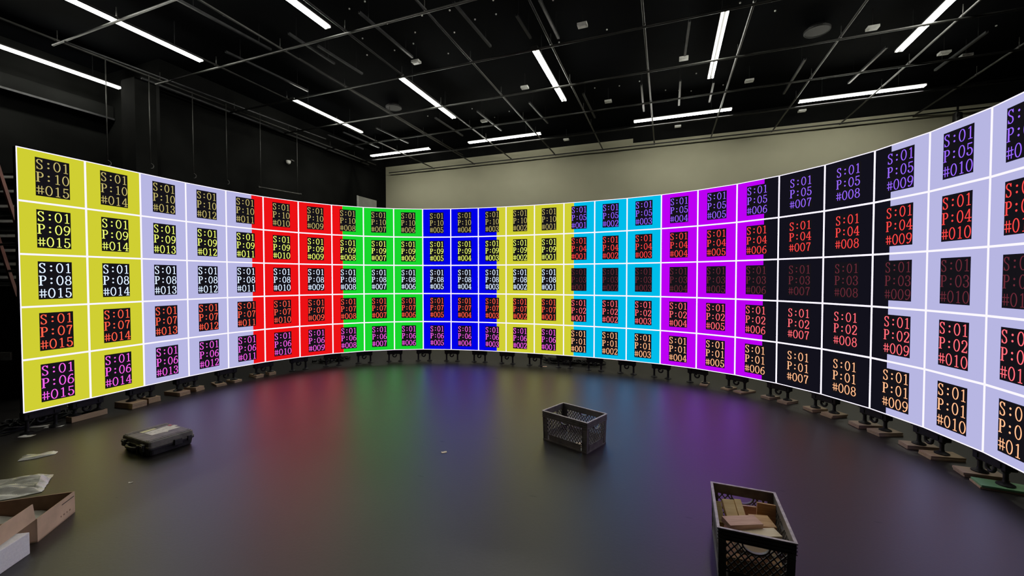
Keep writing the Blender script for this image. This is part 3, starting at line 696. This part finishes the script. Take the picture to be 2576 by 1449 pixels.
b.box((0.0,0,CH-0.004),(0.285,CW-0.04,0.004),M['case_lid'])
link('lid', b.mesh('lid'), root)
b = MB(); hy = -CW/2-0.010
b.tube([(-0.075,hy+0.02,z1-0.004),(-0.07,hy-0.016,z1-0.008),(-0.03,hy-0.026,z1-0.010),(0.03,hy-0.026,z1-0.010),(0.07,hy-0.016,z1-0.008),(0.075,hy+0.02,z1-0.004)],0.012,M['case'],8)
for sx in (-0.078,0.078): b.box((sx,hy+0.004,z1-0.004),(0.026,0.030,0.036),M['case'],bev=0.003)
link('handle', b.mesh('handle'), root)
for sx in (-0.145, 0.145):
    b = MB(); b.box((sx,hy,z1+0.002),(0.052,0.020,0.056),M['case'],bev=0.004); b.box((sx,hy-0.010,z1+0.016),(0.040,0.012,0.016),M['case_lid'],bev=0.002); link('latch', b.mesh('latch'), root)
b = MB(); b.box((CL/2+0.010,0.035,z1-0.006),(0.020,0.058,0.05),M['case'],bev=0.004); b.box((CL/2+0.006,0.125,z1-0.002),(0.012,0.03,0.04),M['case'],bev=0.003); link('side_tab', b.mesh('side_tab'), root)
def flat(name, pts, z, mat, label=None):
    b = MB(); n = len(pts); b.hexa([(x,y,z) for x,y in pts], [(x,y,z+0.0012) for x,y in pts], mat); o = link(name, b.mesh(name), root)
    if label: o['label'] = label
def lidpts(q): return [((b_-0.5)*CL, (a_-0.5)*CW) for a_, b_ in q][::-1]
flat('paper_label', lidpts([(.293,.339),(.297,.60),(.56,.62),(.609,.664),(.66,.60),(.94,.591),(.819,.282)]), CH-0.0018, M['paper'], 'large white paper label')
flat('paper_label', lidpts([(.271,.192),(.285,.30),(.60,.275),(.589,.194)]), CH-0.0018, M['paper_y'], 'yellowish paper label')
flat('paper_label', lidpts([(.86,.36),(.88,.45),(.985,.43),(.96,.34)]), CH-0.0017, M['paper'], 'small white paper scrap')
flat('sticker', lidpts([(.86,.24),(.865,.33),(.93,.33),(.93,.24)]), CH-0.0016, M['red'], 'small red sticker')
b = MB()
for i in range(5): b.box((-0.03+0.012*(i%2),-0.045+0.03*i,CH-0.0004),(0.003,0.016,0.0006),M['ink'])
link('print_marks', b.mesh('print_marks'), root)

# ------------------------------------------------------------------ cardboard box, foam, plastic
P0 = Vector((-2.66,2.255,0)); P1 = Vector((-2.768,2.552,0)); e1 = (P1-P0).normalized(); e2 = Vector((-e1.y, e1.x, 0))   # e2 points left
LB_ = (P1-P0).length; WB = 0.36; HB = 0.132; th = 0.005
root = thing('cardboard_box', 'shallow open brown cardboard box with foam liner at the bottom left', 'box', (P0.x, P0.y, 0), math.atan2(e1.y, e1.x))
# local x along e1 (away), local y along e2 (left)
b = MB(); b.box((LB_/2, WB/2, 0.004), (LB_, WB, 0.006), M['cardboard']); link('base', b.mesh('base'), root)
def side(c, d, inner_axis, s):
    b = MB(); b.box(c, d, M['cardboard'])
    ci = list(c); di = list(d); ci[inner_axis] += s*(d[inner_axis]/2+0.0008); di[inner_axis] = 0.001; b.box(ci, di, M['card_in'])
    return b
b = side([LB_/2, th/2, HB/2], [LB_, th, HB], 1, 1)
b.box((LB_*0.80, -0.0004, HB*0.80), (0.11, 0.0008, 0.005), M['ink'])
for i in range(4): b.box((LB_*0.60+0.026*i, -0.0004, HB*0.30), (0.006+0.004*(i%2), 0.0008, 0.009), M['card_in'])
link('side_wall', b.mesh('side_wall'), root)
link('side_wall', side([LB_-th/2, WB/2, HB/2], [th, WB-0.01, HB], 0, -1).mesh('side_wall'), root)
link('side_wall', side([LB_/2, WB-th/2, HB/2], [LB_, th, HB], 1, -1).mesh('side_wall'), root)
link('side_wall', side([th/2, WB/2, HB/2], [th, WB-0.01, HB], 0, 1).mesh('side_wall'), root)
b = MB(); q0 = Vector((-0.004, 0.004, 0)); q1 = Vector((-0.50, 0.02, 0))
b.hexa([(q0.x,q0.y,HB),(q1.x,q1.y,HB-0.012),(q1.x,q1.y+0.004,HB-0.012),(q0.x,q0.y+0.004,HB)], [(q0.x,q0.y+0.01,HB+0.088),(q1.x,q1.y+0.012,HB+0.078),(q1.x,q1.y+0.016,HB+0.078),(q0.x,q0.y+0.014,HB+0.088)], M['cardboard'])
link('flap', b.mesh('flap'), root)
b = MB(); nx, ny = 12, 12; vs = []; fs = []
for i in range(nx+1):
    for j in range(ny+1):
        x = 0.012 + (LB_-0.024)*i/nx; y = 0.012 + (WB-0.024)*j/ny
        vs.append((x, y, 0.03 + 0.03*(noise.noise(Vector((x*9, y*9, 1.0)))+0.4) + 0.02*(1-abs(2*i/nx-1))))
for i in range(nx):
    for j in range(ny): fs.append((i*(ny+1)+j, (i+1)*(ny+1)+j, (i+1)*(ny+1)+j+1, i*(ny+1)+j+1))
b.add(vs, fs, M['liner'], True); o = link('liner', b.mesh('liner'), root); o['label'] = 'crumpled white packing liner'
fC = Vector((-2.590,2.160,0)); d1 = Vector((0.2,-0.98,0)).normalized(); d2 = Vector((-0.98,-0.2,0))
b = MB(); b.box((0.25,0.16,0.0585),(0.5,0.32,0.117),M['foam'],bev=0.004)
o = link('foam_block', b.mesh('foam_block'), None, (fC.x, fC.y, 0), math.atan2(d1.y, d1.x))
b.v = [(x, -y, z) for x, y, z in b.v]; b.f = [f[::-1] for f in b.f]
o.data = b.mesh('foam_block'); tag(o, 'white packing foam block on the floor before the cardboard box', 'foam block')

def crumple(name, top, bot, label, cat, mat, amp, seed, nu=90, nv=44):
    """crumpled film between a far outline and a near outline (both left to right)"""
    def along(pl, f):
        q = f*(len(pl)-1); k = min(int(q), len(pl)-2); r = q-k
        return (pl[k][0]+(pl[k+1][0]-pl[k][0])*r, pl[k][1]+(pl[k+1][1]-pl[k][1])*r)
    b = MB(); vs = []; fs = []
    for i in range(nu+1):
        a = along(top, i/nu); c = along(bot, i/nu)
        for j in range(nv+1):
            f = j/nv; x = a[0]+(c[0]-a[0])*f; y = a[1]+(c[1]-a[1])*f
            ed = min(1.0, 6*min(f, 1-f, i/nu+0.02, 1-i/nu)+0.12)
            u_ = x*0.93+y*0.36; v_ = -x*0.36+y*0.93
            w_ = 0.5*noise.noise(Vector((u_*3+seed, v_*8, 0.3))) + 1.5*abs(noise.noise(Vector((u_*3.2+v_*4, v_*15+seed, 2.3)))) + 0.45*abs(noise.noise(Vector((u_*9-v_*8, v_*30+seed, 5.1))))
            e_ = 0.006*noise.noise(Vector((x*40, y*40, seed)))*(1 if ed < 0.5 else 0)
            vs.append((x+e_, y+e_, max(0.002, amp*(0.35+w_)*ed)))
    for i in range(nu):
        for j in range(nv):
            p = i*(nv+1)+j; fs.append((p, p+1, p+nv+2, p+nv+1))
    b.add(vs, fs, mat); o = link(name, b.mesh(name)); return tag(o, label, cat)
crumple('plastic_sheet', [(-4.0,2.83),(-3.755,2.955),(-3.56,3.05),(-3.45,3.04)], [(-3.95,2.50),(-3.55,2.60),(-3.34,2.72),(-3.25,2.79)], 'crumpled clear plastic sheet on the floor behind the cardboard box', 'plastic sheet', M['plastic_sheet'], 0.034, 3.1)
crumple('plastic_strip', [(-4.06,3.35),(-3.95,3.41),(-3.87,3.45)], [(-3.99,3.26),(-3.91,3.31),(-3.84,3.40)], 'narrow crumpled pale plastic strip on the floor at the left', 'plastic strip', M['plastic_sheet'], 0.016, 8.7, 40, 14)
def scrap(x, y, l, w, rz, label, mat='paper', bend=0.002):
    b = MB(); n = 6; vs = []; fs = []
    for i in range(n+1):
        f = i/n; zz = 0.002 + bend*4*(f-0.5)**2
        vs += [(l*(f-0.5), -w/2, zz), (l*(f-0.5), w/2*(0.8+0.2*math.sin(i*2.1)), zz+0.001)]
    for i in range(n): fs.append((2*i,2*i+2,2*i+3,2*i+1))
    b.add(vs, fs, M[mat]); o = link('paper_scrap', b.mesh('paper_scrap'), None, (x, y, 0), rz); tag(o, label, 'scrap')
scrap(-4.724,4.042,0.15,0.06,0.35,'flat pale scrap on the floor below the left end of the LED wall')
scrap(-4.56,4.035,0.14,0.05,0.3,'flat pale scrap right beside the leftmost shim plank','box_pale')
scrap(-4.54,3.79,0.11,0.06,0.1,'lone pale scrap on the dark floor nearest the far left corner','box_pale')
scrap(-0.578,3.435,0.045,0.03,0.4,'tiny pale chip on the floor left of the empty crate','pine_white')
scrap(0.549,6.80,0.07,0.05,0.1,'small pinkish scrap on the floor by the cable heap under the yellow panels','red_wood')
scrap(-2.76,2.92,0.025,0.012,0.3,'tiny pale fleck on the floor right of the plastic sheet')
scrap(-5.07,4.68,0.09,0.07,0.9,'small crumpled plastic scrap under panel P:06 #015','plastic_sheet',0.014)

# ------------------------------------------------------------------ cable heaps under the wall
def cable_heap(cx, cy, rx, ry, rz, n, label, seed):
    rnd = random.Random(seed); root = thing('cable_heap', label, 'cables', (cx, cy, 0), rz)
    for q in range(n):
        b = MB(); pts = []; ox, oy = (rnd.random()-.5)*rx*1.1, (rnd.random()-.5)*ry*0.8; r = 0.05+rnd.random()*0.09; ph = rnd.random()*6; st = 0.6+rnd.random()*1.6
        turns = 2 + rnd.random()*2
        for i in range(46):
            a = ph + turns*6.283*i/45
            pts.append((ox + r*st*math.cos(a)*(1+0.1*math.sin(i)), oy + r*math.sin(a)*0.9, 0.012 + 0.022*abs(math.sin(a*0.5+q)) + 0.05*rnd.random()*(i/45)*(1 if n > 2 else .3)))
        b.tube(pts, 0.0085, M['black_metal'], 6); link('cable', b.mesh('cable'), root)
    return root
def on_wall(s, off):
    k = int(s); f = s-k; p = VP[k].lerp(VP[k+1], f); _, t, n = joint(k); return p + n*off, math.atan2(t.y, t.x)
for s, off, rx, n, lab, sd in ((15.0,-0.38,0.8,10,'tangled black cables under the yellow and cyan panels right of centre',1),(7.0,-0.38,0.5,7,'tangled black cables under the joint of red and green panels',2),(0.5,-0.38,0.5,8,'tangled black cables under panel P:06 #015 at the left end',5)):
    p, rz = on_wall(s, off); cable_heap(p.x, p.y, rx, 0.2, rz, n, lab, sd)

# ------------------------------------------------------------------ camera, world
cam = bpy.data.cameras.new('camera'); co = bpy.data.objects.new('camera', cam); COL.objects.link(co)
cam.sensor_width = 36.0; cam.lens = 1026.965/2576*36; cam.clip_start = 0.05; cam.clip_end = 60
co.location = (0, 0, 1.48); co.rotation_euler = (math.pi/2 - 0.024013, 0, PHI)
bpy.context.scene.camera = co
w = bpy.data.worlds.new('dark_room'); bpy.context.scene.world = w; w.use_nodes = True
w.node_tree.nodes['Background'].inputs[0].default_value = (0.02,0.022,0.025,1); w.node_tree.nodes['Background'].inputs[1].default_value = 0.2
sc = bpy.context.scene
sc.view_settings.view_transform = 'Standard'; sc.view_settings.look = 'None'; sc.view_settings.exposure = 0.0; sc.view_settings.gamma = GAMMA
try:
    sc.cycles.use_denoising = True; sc.cycles.max_bounces = 6; sc.cycles.diffuse_bounces = 3; sc.cycles.glossy_bounces = 3
    sc.cycles.sample_clamp_indirect = 4.0
except Exception: pass

# ------------------------------------------------------------------ square the room up with the world axes
RZ = Matrix.Rotation(PHI, 4, 'Z'); done = set()
for o in bpy.data.objects:
    if o.parent is not None or o is co: continue
    if o.type == 'MESH' and o.location.length < 1e-9 and abs(o.rotation_euler.z) < 1e-9 and o.rotation_mode != 'QUATERNION':
        if o.data.name not in done: o.data.transform(RZ); done.add(o.data.name)
    else:
        o.location = RZ @ o.location
        if o.rotation_mode == 'QUATERNION': o.rotation_quaternion = RZ.to_quaternion() @ o.rotation_quaternion
        else: o.rotation_euler = (o.rotation_euler.x, o.rotation_euler.y, o.rotation_euler.z + PHI)
